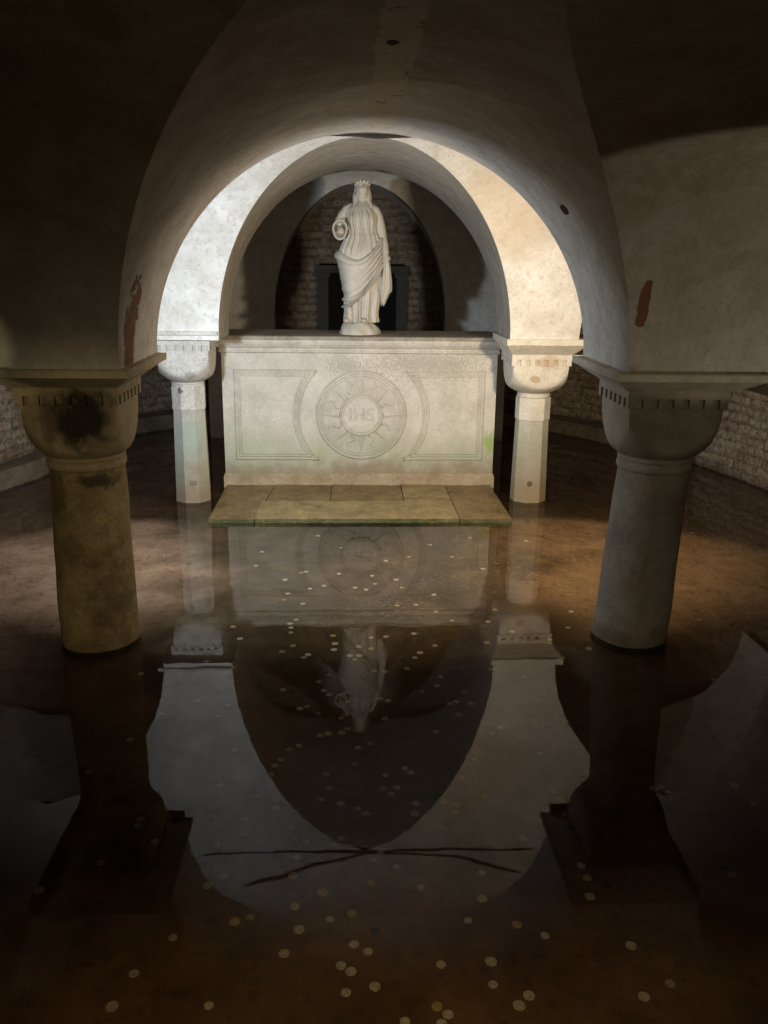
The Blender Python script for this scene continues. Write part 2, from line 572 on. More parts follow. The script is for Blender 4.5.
# --- curved brick walls of the apse and sides
def resample(pts, step=.06):
    """smooth curve through plan points"""
    P = [Vector((*p, 0)) for p in pts]
    out = []
    for i in range(len(P) - 1):
        a, b = P[i], P[i + 1]
        p0 = P[i - 1] if i else a * 2 - b
        p3 = P[i + 2] if i + 2 < len(P) else b * 2 - a
        n = max(2, int((b - a).length / step))
        for k in range(n):
            t = k / n
            out.append(.5 * ((2 * a) + (b - p0) * t + (2 * p0 - 5 * a + 4 * b - p3) * t * t + (3 * a - p0 - 3 * b + p3) * t ** 3))
    out.append(P[-1])
    return out

def wall_strip(name, pts, z0, z1, mat, thick=.25, outward=1, nz=20):
    c = resample(pts)
    bm = bmesh.new()
    uvl = bm.loops.layers.uv.new('uv')
    s = [0]
    for a, b in zip(c[:-1], c[1:]):
        s.append(s[-1] + (b - a).length)
    off = []
    for i, p in enumerate(c):
        t = (c[min(i + 1, len(c) - 1)] - c[max(i - 1, 0)]).normalized()
        off.append(p + Vector((t.y, -t.x, 0)) * thick * outward)
    zz = [z0 + (z1 - z0) * k / nz for k in range(nz + 1)]
    info = {}
    def V(p, z, u):
        v = bm.verts.new((p.x, p.y, z)); info[v] = (u, z); return v
    A = [[V(p, z, s[i]) for z in zz] for i, p in enumerate(c)]
    B = [[V(p, z, s[i]) for z in (z0, z1)] for i, p in enumerate(off)]
    n = len(c)
    for i in range(n - 1):
        for k in range(nz):
            bm.faces.new((A[i][k], A[i + 1][k], A[i + 1][k + 1], A[i][k + 1]))
        bm.faces.new((A[i][nz], A[i + 1][nz], B[i + 1][1], B[i][1]))
        bm.faces.new((B[i][0], B[i][1], B[i + 1][1], B[i + 1][0]))
    for f in bm.faces:
        f.smooth = False
        for l in f.loops:
            l[uvl].uv = info[l.vert]
    me = bpy.data.meshes.new(name)
    bm.to_mesh(me); bm.free()
    return structure(link(name, me, mat, None, False))

wall_strip('wall_right', [(2.84, -2.0), (2.86, 2), (2.88, 4.6), (2.87, 5.7), (2.68, 6.6), (2.50, 7.25), (2.15, 7.95), (1.55, 8.5), (.95, 8.75)], FLOOR, 2.1, M_brick, .3, 1)
wall_strip('wall_left', [(-2.62, -2.0), (-2.62, 2), (-2.62, 4.6), (-2.60, 5.6), (-2.46, 6.2), (-2.34, 7.0), (-2.14, 7.9), (-1.55, 8.5), (-.95, 8.75)], FLOOR, 2.1, M_brick, .3, -1)
# low stone ledges at the foot of the walls
wall_strip('trim_1', [(-2.47, -2.0), (-2.47, 4.6), (-2.44, 5.6), (-2.30, 6.1), (-2.17, 7.0), (-1.98, 7.75), (-1.45, 8.2), (-.95, 8.4)], FLOOR, .13, M_ledge, .34, -1, 2)
wall_strip('trim_2', [(2.52, 6.95), (2.27, 7.28), (1.83, 7.92), (1.4, 8.2), (.95, 8.4)], FLOOR, .12, M_ledge, .36, 1, 2)
# the wall behind the rear arch with its dark doorway
bm = bmesh.new()
uvl = bm.loops.layers.uv.new('uv')
BY = 7.74
def quad(x0, x1, z0, z1):
    v = [bm.verts.new((x, BY, z)) for x, z in ((x0, z0), (x1, z0), (x1, z1), (x0, z1))]
    f = bm.faces.new(v)
    for l in f.loops: l[uvl].uv = (l.vert.co.x, l.vert.co.z)
DX0, DX1, DZ = -.312, .392, 1.455
quad(-1.3, DX0, FLOOR, 2.4); quad(DX1, 1.35, FLOOR, 2.4); quad(DX0, DX1, DZ, 2.4)
for x0, x1 in ((DX0, DX0), (DX1, DX1)):
    v = [bm.verts.new((x0, y, z)) for y, z in ((BY, FLOOR), (BY + .6, FLOOR), (BY + .6, DZ), (BY, DZ))]
    f = bm.faces.new(v)
    for l in f.loops: l[uvl].uv = (l.vert.co.y, l.vert.co.z)
me = bpy.data.meshes.new('wall_back'); bm.to_mesh(me); bm.free()
structure(link('wall_back', me, M_brick_shaded, None, False))
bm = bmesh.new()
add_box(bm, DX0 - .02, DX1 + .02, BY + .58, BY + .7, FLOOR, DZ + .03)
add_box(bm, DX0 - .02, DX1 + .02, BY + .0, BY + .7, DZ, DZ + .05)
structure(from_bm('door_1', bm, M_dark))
bm = bmesh.new()
for x0, x1 in ((DX0 - .035, DX0 + .055), (DX1 - .055, DX1 + .035)):
    add_box(bm, x0, x1, BY - .06, BY + .08, FLOOR, 1.39)
    add_box(bm, x0 - .015, x1 + .015, BY - .075, BY + .09, 1.39, 1.43)
add_box(bm, DX0 - .05, DX1 + .05, BY - .04, BY + .06, 1.43, 1.49)
structure(from_bm('trim_3', bm, M_frame))
# rear piers either side of the rear arch, and the wall behind the entrance bay
bm = bmesh.new()
for a, b in ((-1.31, -.72), (.76, 1.31)):
    add_box(bm, a, b, 7.58, 8.3, FLOOR, 1.08)
structure(from_bm('wall_rear_piers', bm, M_plaster))
bm = bmesh.new()
add_box(bm, -3.3, 3.3, -2.2, -2.0, FLOOR, 2.4)
structure(from_bm('wall_entrance', bm, M_plaster))

# ------------------------------------------------------------------ columns
def square_ring(hx, hy, z, n=12):
    pts = []
    for a, b in (((-1, -1), (1, -1)), ((1, -1), (1, 1)), ((1, 1), (-1, 1)), ((-1, 1), (-1, -1))):
        for k in range(n):
            t = k / n
            pts.append(((a[0] + (b[0] - a[0]) * t) * hx, (a[1] + (b[1] - a[1]) * t) * hy, z))
    return pts

def column(x, y, label, mats, r_top, r_bot, hw, z_cb, z_ct, z_ib, z_top, imp, octagon=False, nd=7, ring=.05, lean=0):
    M_sh, M_cap, M_imp = mats
    root = empty('column', (x, y, FLOOR), label, 'column', 'stone columns with cushion capitals')
    root['kind'] = 'thing'
    Z = lambda z: z - FLOOR
    # shaft
    bm = bmesh.new()
    n = 8 if octagon else 40
    ph = PI / 8 + (.10 if octagon else 0)
    rows = []
    for k in range(25):
        t = k / 24
        r = r_bot + (r_top - r_bot) * t
        if octagon: r /= math.cos(PI / 8) * 1.02
        ring_ = []
        for i in range(n):
            a = 2 * PI * i / n + ph
            rr = r * (1 + (.012 * math.sin(3 * a + 9 * t) + .010 * math.sin(5 * a - 14 * t) if not octagon else .004 * math.sin(7 * t + i)))
            ring_.append((rr * math.cos(a) + lean * (1 - t), rr * math.sin(a), (Z(z_cb) - ring) * t))
        rows.append(ring_)
    vr = grid_faces(bm, rows, True)
    cap(bm, vr[0], True); cap(bm, vr[-1])
    from_bm('shaft', bm, M_sh, root, angle=math.radians(30))
    if octagon:
        bm = bmesh.new()
        rr = r_top / math.cos(PI / 8) * 1.06
        rows = [[(rr * f * math.cos(2 * PI * i / 8 + ph), rr * f * math.sin(2 * PI * i / 8 + ph), Z(z)) for i in range(8)]
                for z, f in ((z_cb - .175, .985), (z_cb - .172, 1.0), (z_cb - .03, 1.0))]
        vr = grid_faces(bm, rows, True); cap(bm, vr[0], True); cap(bm, vr[-1])
        from_bm('shaft_block', bm, M_cap, root)
    # neck ring
    bm = bmesh.new()
    rows = []
    prof = [(0, .99), (.06, 1.03), (.2, 1.05), (.45, 1.05), (.56, 1.03), (.60, 1.0), (.66, 1.0), (.72, 1.04), (1, 1.035)]
    for t, f in prof:
        rr = r_top * f * (1.0 if not octagon else 1.03)
        rows.append([(rr * math.cos(2 * PI * i / 40), rr * math.sin(2 * PI * i / 40), Z(z_cb) - ring + ring * 1.02 * t) for i in range(40)])
    vr = grid_faces(bm, rows, True); cap(bm, vr[0], True); cap(bm, vr[-1])
    from_bm('neck_ring', bm, M_cap, root, angle=math.radians(40))
    # cushion capital: a cube cut by a bowl
    bm = bmesh.new()
    rows = []
    H = z_ct - z_cb
    R = hw * 1.40
    r0 = r_top * 1.02
    Hp = H / math.sqrt(max(.05, 1 - (r0 / R) ** 2))
    NA = 96
    for k in range(29):
        d = H * (1 - (k / 28))
        rho = R * math.sqrt(max(0, 1 - (d / Hp) ** 2))
        ring_ = []
        for i in range(NA):
            a = 2 * PI * i / NA + PI / NA * 0
            q = hw / max(abs(math.cos(a)), abs(math.sin(a)))
            # soft minimum of the bowl and the cube
            p_ = 26
            rr = (rho ** -p_ + q ** -p_) ** (-1 / p_)
            ring_.append((rr * math.cos(a), rr * math.sin(a), Z(z_cb) + H - d))
        rows.append(ring_)
    vr = grid_faces(bm, rows, True); cap(bm, vr[0], True); cap(bm, vr[-1])
    capital = from_bm('capital', bm, M_cap, root, angle=math.radians(28))
    # dentil band
    bm = bmesh.new()
    hb = z_ib - z_ct
    o = hw + .008
    add_box(bm, -o, o, -o, o, Z(z_ct) + hb * .55, Z(z_ib))
    add_box(bm, -hw + .012, hw - .012, -hw + .012, hw - .012, Z(z_ct), Z(z_ct) + hb * .56)
    pitch = 2 * o / (nd - .42)
    wd = pitch * .54
    for i in range(nd):
        c0 = -o + pitch * i
        for s in (-1, 1):
            y0, y1 = sorted((s * (hw - .02), s * (o - .001)))
            add_box(bm, c0, c0 + wd, y0, y1, Z(z_ct) + .001, Z(z_ct) + hb * .56)
            if 0 < i < nd - 1:
                add_box(bm, y0, y1, c0, c0 + wd, Z(z_ct) + .001, Z(z_ct) + hb * .56)
    from_bm('dentil_band', bm, M_cap, capital)
    # impost block: splayed slab with a lip
    bm = bmesh.new()
    ix, iy, dy = imp
    b0 = hw + .012
    hi = z_top - z_ib
    prof = [(0, 0), (.05, .06), (.36, .55), (.60, .86), (.62, .97), (.66, 1.0), (.94, 1.0), (1.0, .96)]
    rows = []
    for t, f in prof:
        r_ = square_ring(b0 + (ix - b0) * f, b0 + (iy - b0) * f, Z(z_ib) + hi * t)
        rows.append([(p[0], p[1] + dy * f, p[2]) for p in r_])
    vr = grid_faces(bm, rows, True); cap(bm, vr[0], True); cap(bm, vr[-1])
    from_bm('impost', bm, M_imp, root, angle=math.radians(18))
    return root, capital

pl = dict(lo=(.36, .31, .22), hi=(.50, .44, .33))
M_fl_shaft = stone_mat('ochre shaft stone', (.17, .125, .06), (.29, .225, .115), grain=1.0,
    patches=[((-1.03, 3.17, .70), (.09, .1, .03), (.02, .016, .012), .8, .9, 1.3, 22), ((-1.20, 3.2, .66), (.035, .1, .11), (.06, .045, .03), .6, .6, .8),
             ((-1.02, 3.2, .20), (.09, .12, .20), (.06, .045, .028), .6, 1.3, 1.6, 18), ((-1.15, 3.2, .42), (.06, .1, .06), (.07, .05, .03), .5, .7, .9)],
    foot=[(-.02, .10, (.10, .06, .03), .7)])
M_fl_cap = stone_mat('blackened capital stone', (.24, .195, .115), (.36, .30, .19), grain=.7,
    patches=[((-1.07, 3.12, .945), (.125, .1, .11), (.012, .010, .008), .96, .9, .8), ((-1.19, 3.12, .93), (.03, .12, .10), (.10, .07, .04), .6, .5, .4)])
M_fl_imp = stone_mat('left impost stone', (.36, .31, .20), (.50, .44, .32), grain=.8)
M_fr_shaft = stone_mat('grey shaft stone', (.175, .15, .115), (.285, .25, .20), grain=.7,
    foot=[(-.02, .12, (.11, .085, .05), .8)])
M_fr_cap = stone_mat('grey capital stone', (.22, .195, .15), (.34, .305, .245), grain=.5,
    patches=[((1.145, 2.96, .905), (.012, .1, .012), (.05, .04, .03), .9, .3, .5)])
M_fr_imp = stone_mat('right impost stone', (.40, .36, .28), (.55, .51, .42), grain=.6)
M_bl_shaft = stone_mat('pale grey shaft', (.36, .34, .30), (.52, .50, .45), grain=.8,
    foot=[(.34, .70, (.34, .37, .30), .75), (.02, .42, (.27, .20, .125), .9)], patches=[((-1.08, 5.4, .42), (.05, .1, .09), (.30, .42, .33), .5, 1.4, 1.2, 24), ((-1.09, 5.4, .13), (.025, .1, .02), (.14, .10, .07), .6, .8, 1.4, 40)])
M_bl_cap = stone_mat('white capital stone', (.44, .415, .365), (.60, .58, .53), grain=1.1,
    patches=[((-1.06, 5.33, .83), (.03, .1, .026), (.30, .27, .24), .7, .5, 1.2, 30), ((-1.14, 5.38, .73), (.018, .1, .022), (.07, .06, .05), .8, .5, 1.3, 40)])
M_br_shaft = stone_mat('greenish shaft', (.38, .35, .28), (.55, .52, .45), grain=.8,
    foot=[(.34, .70, (.33, .34, .26), .75), (.02, .44, (.28, .205, .12), .9)], patches=[((1.10, 5.4, .60), (.02, .1, .03), (.12, .10, .08), .8, .4, .6), ((1.10, 5.4, .13), (.02, .1, .02), (.08, .06, .05), .8, .4, .6)])
M_br_cap = stone_mat('cream capital stone', (.50, .465, .39), (.64, .61, .53), grain=.7,
    patches=[((1.15, 5.3, .93), (.07, .1, .04), (.46, .33, .24), .7, .6, .8), ((1.08, 5.3, .82), (.035, .1, .025), (.40, .28, .19), .8, .5, .5)])

column(-1.115, 3.32, 'brownish round column left of the water with a soot-blackened capital', (M_fl_shaft, M_fl_cap, M_fl_imp),
       .143, .158, .178, .785, .993, 1.060, 1.140, (.265, .325, 0), lean=-.005)
column(1.140, 3.32, 'grey round column in the right foreground with an unblackened capital', (M_fr_shaft, M_fr_cap, M_fr_imp),
       .140, .156, .184, .785, .993, 1.060, 1.140, (.278, .325, .0), ring=.06, lean=-.035)
column(-1.105, 5.50, 'pale octagonal column at the left end of the altar under bluish white light', (M_bl_shaft, M_bl_cap, M_bl_cap),
       .096, .112, .165, .777, .980, 1.042, 1.108, (.240, .250, -.05), octagon=True, ring=.035)
column(1.115, 5.50, 'octagonal column at the right end of the altar with a cream capital', (M_br_shaft, M_br_cap, M_br_cap),
       .098, .112, .180, .720, .905, .975, 1.078, (.245, .265, -.035), octagon=True, ring=.03)

# ------------------------------------------------------------------ altar
AX0, AX1, AY, AYB = -.934, .922, 5.80, 6.32
altar = empty('altar', (0, AY, FLOOR), 'pale marble altar with a carved sunburst medallion, standing between the rear columns', 'altar')
def apart(name, bm, mat, parent=altar, **kw):
    bmesh.ops.translate(bm, verts=bm.verts, vec=(0, -AY, -FLOOR) if parent is altar else (0, -AY, -FLOOR))
    return from_bm(name, bm, mat, parent, **kw)
bm = bmesh.new()
add_box(bm, AX0, AX1, AY, AYB, FLOOR + .05, .945)
body = apart('front_panel', bm, M_marble)
bm = bmesh.new()
for x0, x1, y0, z0, z1 in ((AX0 - .012, AX1 + .012, AY - .015, FLOOR, .085), (AX0 - .006, AX1 + .006, AY - .008, .085, .102)):
    add_box(bm, x0, x1, y0, AYB + .01, z0, z1)
apart('plinth', bm, M_plinth)
# moulded rim under the top
def rect_sweep(bm, prof, x0, x1, y0, y1):
    rows = []
    for o, z in prof:
        rows.append([(x0 - o, y0 - o, z), (x1 + o, y0 - o, z), (x1 + o, y1 + o, z), (x0 - o, y1 + o, z)])
    vr = grid_faces(bm, rows, True)
    cap(bm, vr[0], True); cap(bm, vr[-1])
bm = bmesh.new()
rect_sweep(bm, [(.0, .925), (.014, .932), (.016, .944), (.010, .948), (.010, .958), (.020, .965), (.034, .985), (.040, 1.003), (.040, 1.015)], AX0, AX1, AY, AYB)
apart('cornice', bm, M_rim)
bm = bmesh.new()
rect_sweep(bm, [(.040, 1.016), (.036, 1.020), (.036, 1.034), (.028, 1.040)], AX0, AX1, AY, AYB)
apart('altar_top', bm, M_mensa)

CX, CZ = .003, .512
def bead(bm, pts, w, h, closed=False):
    """raised rounded bead on the panel face along a polyline of (x, z)"""
    n = len(pts)
    rows = []
    for i in range(n):
        p = Vector(pts[i])
        a = Vector(pts[(i - 1) % n] if closed or i else pts[0])
        b = Vector(pts[(i + 1) % n] if closed or i < n - 1 else pts[-1])
        t = (b - a).normalized()
        nn = Vector((-t.y, t.x))
        # mitre
        sc = 1
        if (closed or 0 < i < n - 1):
            t1 = (p - a).normalized(); c_ = max(.4, abs(t1.dot(t))); sc = 1 / c_
        rows.append([(p.x + nn.x * w * k * sc, AY - hh + .002, p.y + nn.y * w * k * sc) for k, hh in ((-1, 0), (-.8, h * .7), (-.3, h), (.3, h), (.8, h * .7), (1, 0))])
    if closed: rows.append(rows[0])
    grid_faces(bm, rows)
def arc(r, a0, a1, n, cx=CX, cz=CZ):
    return [(cx + r * math.cos(a0 + (a1 - a0) * i / n), cz + r * math.sin(a0 + (a1 - a0) * i / n)) for i in range(n + 1)]
# side fields: three beads, each with a concave inner end around the medallion
for s, xo in ((-1, AX0 + .085), (1, AX1 - .085)):
    bm = bmesh.new()
    for k, off in enumerate((0, .020, .036)):
        zt, zb = .812 - off, .205 + off
        R = .425 + off
        xs = xo - s * off
        a0 = math.asin((zt - CZ) / R); a1 = math.asin((zb - CZ) / R)
        if s > 0:
            ar = arc(R, a0, a1, 40)
        else:
            ar = arc(R, PI - a0, PI - a1, 40)
        pts = [(xs, zb), (xs, zt)] + ar
        pts2 = []
        for i, p in enumerate(pts):
            q = pts[(i + 1) % len(pts)]
            m = max(1, int(math.dist(p, q) / .05))
            pts2 += [(p[0] + (q[0] - p[0]) * j / m, p[1] + (q[1] - p[1]) * j / m) for j in range(m)]
        bead(bm, pts2, .0062 if k else .0085, .007 if k else .010, True)
    apart('panel_moulding', bm, M_carved, altar, angle=math.radians(50))
# medallion
bm = bmesh.new()
rows = []
for r, d in ((.135, .001), (.20, .002), (.262, .001)):
    rows.append([(CX + r * math.cos(2 * PI * i / 72), AY - d, CZ + r * math.sin(2 * PI * i / 72)) for i in range(72)])
grid_faces(bm, rows, True)
med = apart('medallion', bm, M_carved)
for r, w_, h in ((.303, .0075, .012), (.282, .0055, .009), (.266, .0045, .007)):
    bm = bmesh.new(); bead(bm, arc(r, 0, 2 * PI * 79 / 80, 79), w_, h, True)
    apart('medallion_ring', bm, M_carved, med, angle=math.radians(50))
for r, w_, h in ((.140, .0075, .012), (.122, .004, .006)):
    bm = bmesh.new(); bead(bm, arc(r, 0, 2 * PI * 59 / 60, 59), w_, h, True)
    apart('inner_ring', bm, M_carved, med, angle=math.radians(50))
for i in range(16):
    a = 2 * PI * i / 16 + PI / 2
    bm = bmesh.new()
    rows = []
    for k in range(19):
        t = k / 18
        r = .152 + .100 * t
        wv = .016 * math.sin(t * 2 * PI * 1.1) * (1 if i % 2 else 0)
        hw_ = (.022 * (1 - t) ** .8 + .0015) if i % 2 == 0 else (.017 * (1 - t) ** .6 + .0015)
        d = Vector((math.cos(a), math.sin(a))); nn = Vector((-d.y, d.x))
        c_ = Vector((CX, CZ)) + d * r + nn * wv
        hh = .009 * (1 - t * .5)
        rows.append([(c_.x + nn.x * q * hw_, AY - e, c_.y + nn.y * q * hw_) for q, e in ((-1, -.001), (-.85, hh * .55), (0, hh), (.85, hh * .55), (1, -.001))])
    grid_faces(bm, rows)
    apart('sun_ray', bm, M_carved, med, angle=math.radians(60))
# monogram IHS in low relief
cu = bpy.data.curves.new('monogram', 'FONT')
cu.body = 'IHS'
cu.size = .125
cu.extrude = .005
cu.align_x = 'CENTER'
cu.align_y = 'CENTER'
cu.space_character = 1.0
tob = bpy.data.objects.new('tmp_text', cu)
COL.objects.link(tob)
dg = bpy.context.evaluated_depsgraph_get()
tm = bpy.data.meshes.new_from_object(tob.evaluated_get(dg))
bpy.data.objects.remove(tob)
tm.transform(Matrix.Translation((CX, AY - .001, CZ)) @ Matrix.Rotation(PI / 2, 4, 'X'))
tm.transform(Matrix.Translation((0, -AY, -FLOOR)))
tm.materials.clear()
link('monogram', tm, M_carved, med, False)

# ------------------------------------------------------------------ step of slabs in front of the altar
step = empty('altar_step', (0, 5.35, FLOOR), 'low platform of wet yellowish stone slabs just above the water before the altar', 'step')
S0, S1 = 4.945, 5.782
slabs = [(-.925, -.625, S0, S1, 0), (-.620, -.205, 5.365, S1, 0), (-.200, .275, 5.37, S1, 0), (.280, .585, 5.36, S1, 1), (-.620, .585, S0, 5.36, 1), (.590, .905, S0, S1, 0)]
for i, (x0, x1, y0, y1, mt) in enumerate(slabs):
    bm = bmesh.new()
    nx, ny = 8, 6
    rows = []
    top = .026 + (.002 if mt else 0)
    for b in range(ny + 1):
        r_ = []
        for a in range(nx + 1):
            x = x0 + (x1 - x0) * a / nx; y = y0 + (y1 - y0) * b / ny
            skew = 0
            if i in (0,) and a == nx: skew = -.03 * (1 - b / ny) + .03 * (b / ny)
            if i == 1 and a == 0: skew = .03 * (b / ny)
            if i == 4 and a == 0: skew = -.03
            r_.append((x + skew, y, top + .002 * math.sin(7 * x + 3 * i) * math.cos(6 * y) - (.003 if a in (0, nx) or b in (0, ny) else 0)))
        rows.append(r_)
    vr = grid_faces(bm, rows)
    border = [v for v in vr[0]] + [r[-1] for r in vr[1:]] + [v for v in vr[-1][-2::-1]] + [r[0] for r in vr[-2:0:-1]]
    low = [bm.verts.new((v.co.x, v.co.y, FLOOR)) for v in border]
    nb = len(border)
    for k in range(nb):
        bm.faces.new((border[k], low[k], low[(k + 1) % nb], border[(k + 1) % nb]))
    bmesh.ops.translate(bm, verts=bm.verts, vec=(0, -5.35, -FLOOR))
    o = from_bm('slab', bm, M_slab_pale if mt else M_slab, step, angle=math.radians(40))

# ------------------------------------------------------------------ statue
ST = Vector((.003, 6.02, 1.040))
statue = empty('statue', ST, 'white marble statue of a crowned draped woman looking up, standing on the altar', 'statue')
def px(u): return (u - 362.5) / 145.0
def pz(v): return (336 - v) / 155.0
# robe silhouette: image row, left and right edge, depth radius, depth offset
T = [(323, 348.0, 377.0, .100, .0), (318, 347.8, 377, .096, .0), (308, 347, 378.5, .098, 0), (296, 346.5, 380.5, .104, 0), (284, 344.5, 382, .11, 0), (270, 342, 383, .112, 0),
     (258, 340, 383.5, .112, .0), (250, 341, 383, .108, 0), (241, 346, 381, .096, 0), (232, 348.5, 377.5, .088, 0), (224, 348.8, 375.5, .092, -.004), (217, 348.3, 375, .094, -.006),
     (211, 347.5, 374.5, .080, .0), (207, 350.5, 373, .066, .004), (204.5, 355.5, 370.5, .050, .006), (202.5, 359, 367.4, .036, .004), (199.5, 359.6, 366.8, .031, 0), (194, 359.6, 366.8, .031, -.004)]
T = sorted(T, key=lambda r: -r[0])
tz = np.array([pz(r[0]) for r in T])
tcx = np.array([(px(r[1]) + px(r[2])) / 2 for r in T]); trx = np.array([(px(r[2]) - px(r[1])) / 2 for r in T])
tdy = np.array([r[3] for r in T]); toy = np.array([r[4] for r in T])
def smooth_interp(z, xs, ys):
    # averaged linear interpolation for rounder outlines
    s = 0
    for d in (-.014, -.007, 0, .007, .014):
        s = s + np.interp(z + d, xs, ys)
    return s / 5
def robe_point(th, z, extra=0.0):
    cx = smooth_interp(z, tz, tcx); rx = smooth_interp(z, tz, trx); ry = smooth_interp(z, tz, tdy); oy = smooth_interp(z, tz, toy)
    c, s = math.cos(th), math.sin(th)
    p_ = 2.25
    k = (abs(c) ** p_ + abs(s) ** p_) ** (-1 / p_)
    return Vector((cx + (rx + extra) * k * c, oy + (ry + extra) * k * s, z))
def sstep(a, b, x):
    t = min(1, max(0, (x - a) / (b - a))); return t * t * (3 - 2 * t)
def body_folds(th, z):
    f = 0
    # gathered bodice folds
    w1 = sstep(.50, .58, z) * (1 - sstep(.77, .83, z))
    f += w1 * (.0075 * math.sin(21 * th + 1.6 * math.sin(2 * th + 5 * z)) + .004 * math.sin(37 * th + 2 + 7 * z))
    # girdle under the bust
    f += -.006 * math.exp(-((z - .665) / .012) ** 2)
    # bust
    for b in (-1.02, -2.10):
        d = math.atan2(math.sin(th - b), math.cos(th - b))
        f += .024 * math.exp(-(d / .33) ** 2 - ((z - .735) / .045) ** 2)
    # skirt
    w2 = 1 - sstep(.20, .34, z)
    f += w2 * (.011 * math.sin(15 * th + 1.5 * math.sin(3 * th) + 3 * z) + .005 * math.sin(26 * th + 1))
    f += .013 * (1 - sstep(.085, .16, z)) * (.4 + .6 * math.sin(9 * th + .6) ** 2)
    # advanced knee
    d = math.atan2(math.sin(th + 2.05), math.cos(th + 2.05))
    f += .02 * math.exp(-(d / .45) ** 2 - ((z - .30) / .12) ** 2)
    return f
bm = bmesh.new()
NT, NZ = 180, 210
rows = []
zmin, zmax = pz(323.5), pz(195)
for k in range(NZ + 1):
    z = zmin + (zmax - zmin) * k / NZ
    ring_ = []
    for i in range(NT):
        th = 2 * PI * i / NT
        ring_.append(robe_point(th, z, body_folds(th, z)))
    rows.append(ring_)
vr = grid_faces(bm, rows, True); cap(bm, vr[0], True); cap(bm, vr[-1])
# head, turned up
hr = Matrix.Rotation(math.radians(-24), 3, 'X') @ Matrix.Rotation(math.radians(6), 3, 'Z')
HC = Vector((px(363.0), -.012, pz(191.6)))
def head_disp(p):
    x, y, z = p   # unit sphere, face towards -y
    d = 0
    g = lambda cx, cz, sx, sz: math.exp(-((x - cx) / sx) ** 2 - ((z - cz) / sz) ** 2) * (1 if y < 0 else 0)
    d += .34 * g(0, -.16, .13, .20) + .20 * g(0, .06, .10, .18)      # nose
    d -= .20 * g(-.36, .10, .20, .13) + .20 * g(.36, .10, .20, .13)    # eye sockets
    d += .09 * g(-.36, .08, .12, .07) + .09 * g(.36, .08, .12, .07)    # lids
    d += .09 * g(0, .30, .55, .10)                                    # brow
    d += .12 * g(0, -.50, .20, .07) + .10 * g(0, -.62, .17, .06)        # lips
    d -= .06 * g(0, -.56, .2, .03)
    d += .16 * g(0, -.84, .26, .14)                                    # chin
    d += .07 * g(-.5, -.25, .25, .25) + .07 * g(.5, -.25, .25, .25)
    return d
ret = bmesh.ops.create_uvsphere(bm, u_segments=64, v_segments=48, radius=1)
for v in ret['verts']:
    p = v.co.normalized()
    r = 1 + head_disp(p)
    nar = 1 - .22 * max(0, -p.z) ** 1.5
    q = Vector((p.x * .039 * nar * r, p.y * .046 * r, p.z * .056))
    v.co = HC + hr @ q
# neck and shoulders
tube(bm, [(px(363.2), .004, pz(206)), (px(363.2), -.002, pz(201)), (px(363), -.006, pz(195))], [.042, .033, .032], 20)
# arm on the left of the picture: raised forearm in a wide hanging sleeve
tube(bm, [(px(359), .006, pz(208.5)), (px(353), .004, pz(209)), (px(349), .002, pz(211.5)), (px(345.2), .0, pz(217)), (px(342.2), -.006, pz(223)), (px(340.8), -.01, pz(229)), (px(340.8), -.02, pz(233))],
     [.028, .034, .039, .041, .040, .039, .033], 20)
rows = []
for y_, rx_, rz_, dx_, dz_ in ((.02, .03, .03, 340.4, 226), (0, .042, .044, 340.6, 227.5), (-.04, .046, .056, 341, 229.5), (-.08, .049, .064, 341.4, 230.6), (-.108, .051, .066, 341.6, 231), (-.113, .045, .060, 341.6, 231), (-.105, .038, .052, 341.6, 230.8), (-.075, .034, .045, 341.4, 230), (-.05, .02, .028, 341.2, 229.5)):
    rows.append([(px(dx_) + rx_ * math.cos(2 * PI * i / 28) * (1 + .05 * math.sin(6 * PI * i / 28)), y_, pz(dz_) + rz_ * math.sin(2 * PI * i / 28)) for i in range(28)])
vr = grid_faces(bm, rows, True); cap(bm, vr[0]); cap(bm, vr[-1], True)
tube(bm, [(px(341.2), -.03, pz(229.5)), (px(341.6), -.085, pz(230)), (px(341.8), -.105, pz(229.5))], [.022, .019, .016], 14)
# arm on the right of the picture, under the robe, hand gathering the mantle
tube(bm, [(px(366), .006, pz(208.5)), (px(371), .004, pz(209)), (px(374.5), .004, pz(211.5)), (px(377.4), .004, pz(218)), (px(379.4), .002, pz(226)), (px(380.8), .0, pz(233)), (px(382), -.005, pz(240))], [.028, .034, .039, .040, .040, .039, .036], 20)
tube(bm, [(px(381.8), .0, pz(237)), (px(384), -.03, pz(246)), (px(385.8), -.055, pz(254))], [.036, .031, .024], 18)
# hands with separate bent fingers
def hand(c, d, upv, s=1.0, curl=.6):
    c, d, upv = Vector(c), Vector(d).normalized(), Vector(upv).normalized()
    side = d.cross(upv).normalized()
    tube(bm, [c - d * .012 * s, c + d * .010 * s, c + d * .028 * s], [(.012 * s, .011 * s), (.017 * s, .011 * s), (.016 * s, .010 * s)], 12)
    for k, (o, ln) in enumerate(((-.0125, .026), (-.0042, .031), (.0042, .029), (.0125, .022))):
        b = c + d * .024 * s + side * o * s
        p1 = b + d * ln * .5 * s
        p2 = p1 + (d * (1 - curl) - upv * curl) * ln * .45 * s
        p3 = p2 + (d * (.4 - curl) - upv * (curl + .2)) * ln * .35 * s
        tube(bm, [b, p1, p2, p3], [.0054 * s, .005 * s, .0046 * s, .0036 * s], 8)
    b = c + d * .002 * s - side * .013 * s
    tube(bm, [b, b - side * .010 * s + d * .010 * s - upv * .004 * s, b - side * .011 * s + d * .024 * s - upv * .010 * s], [.006 * s, .0055 * s, .0042 * s], 8)
hand((px(342), -.104, pz(229.0)), (.15, -.7, -.45), (.1, .3, 1), .95, .75)
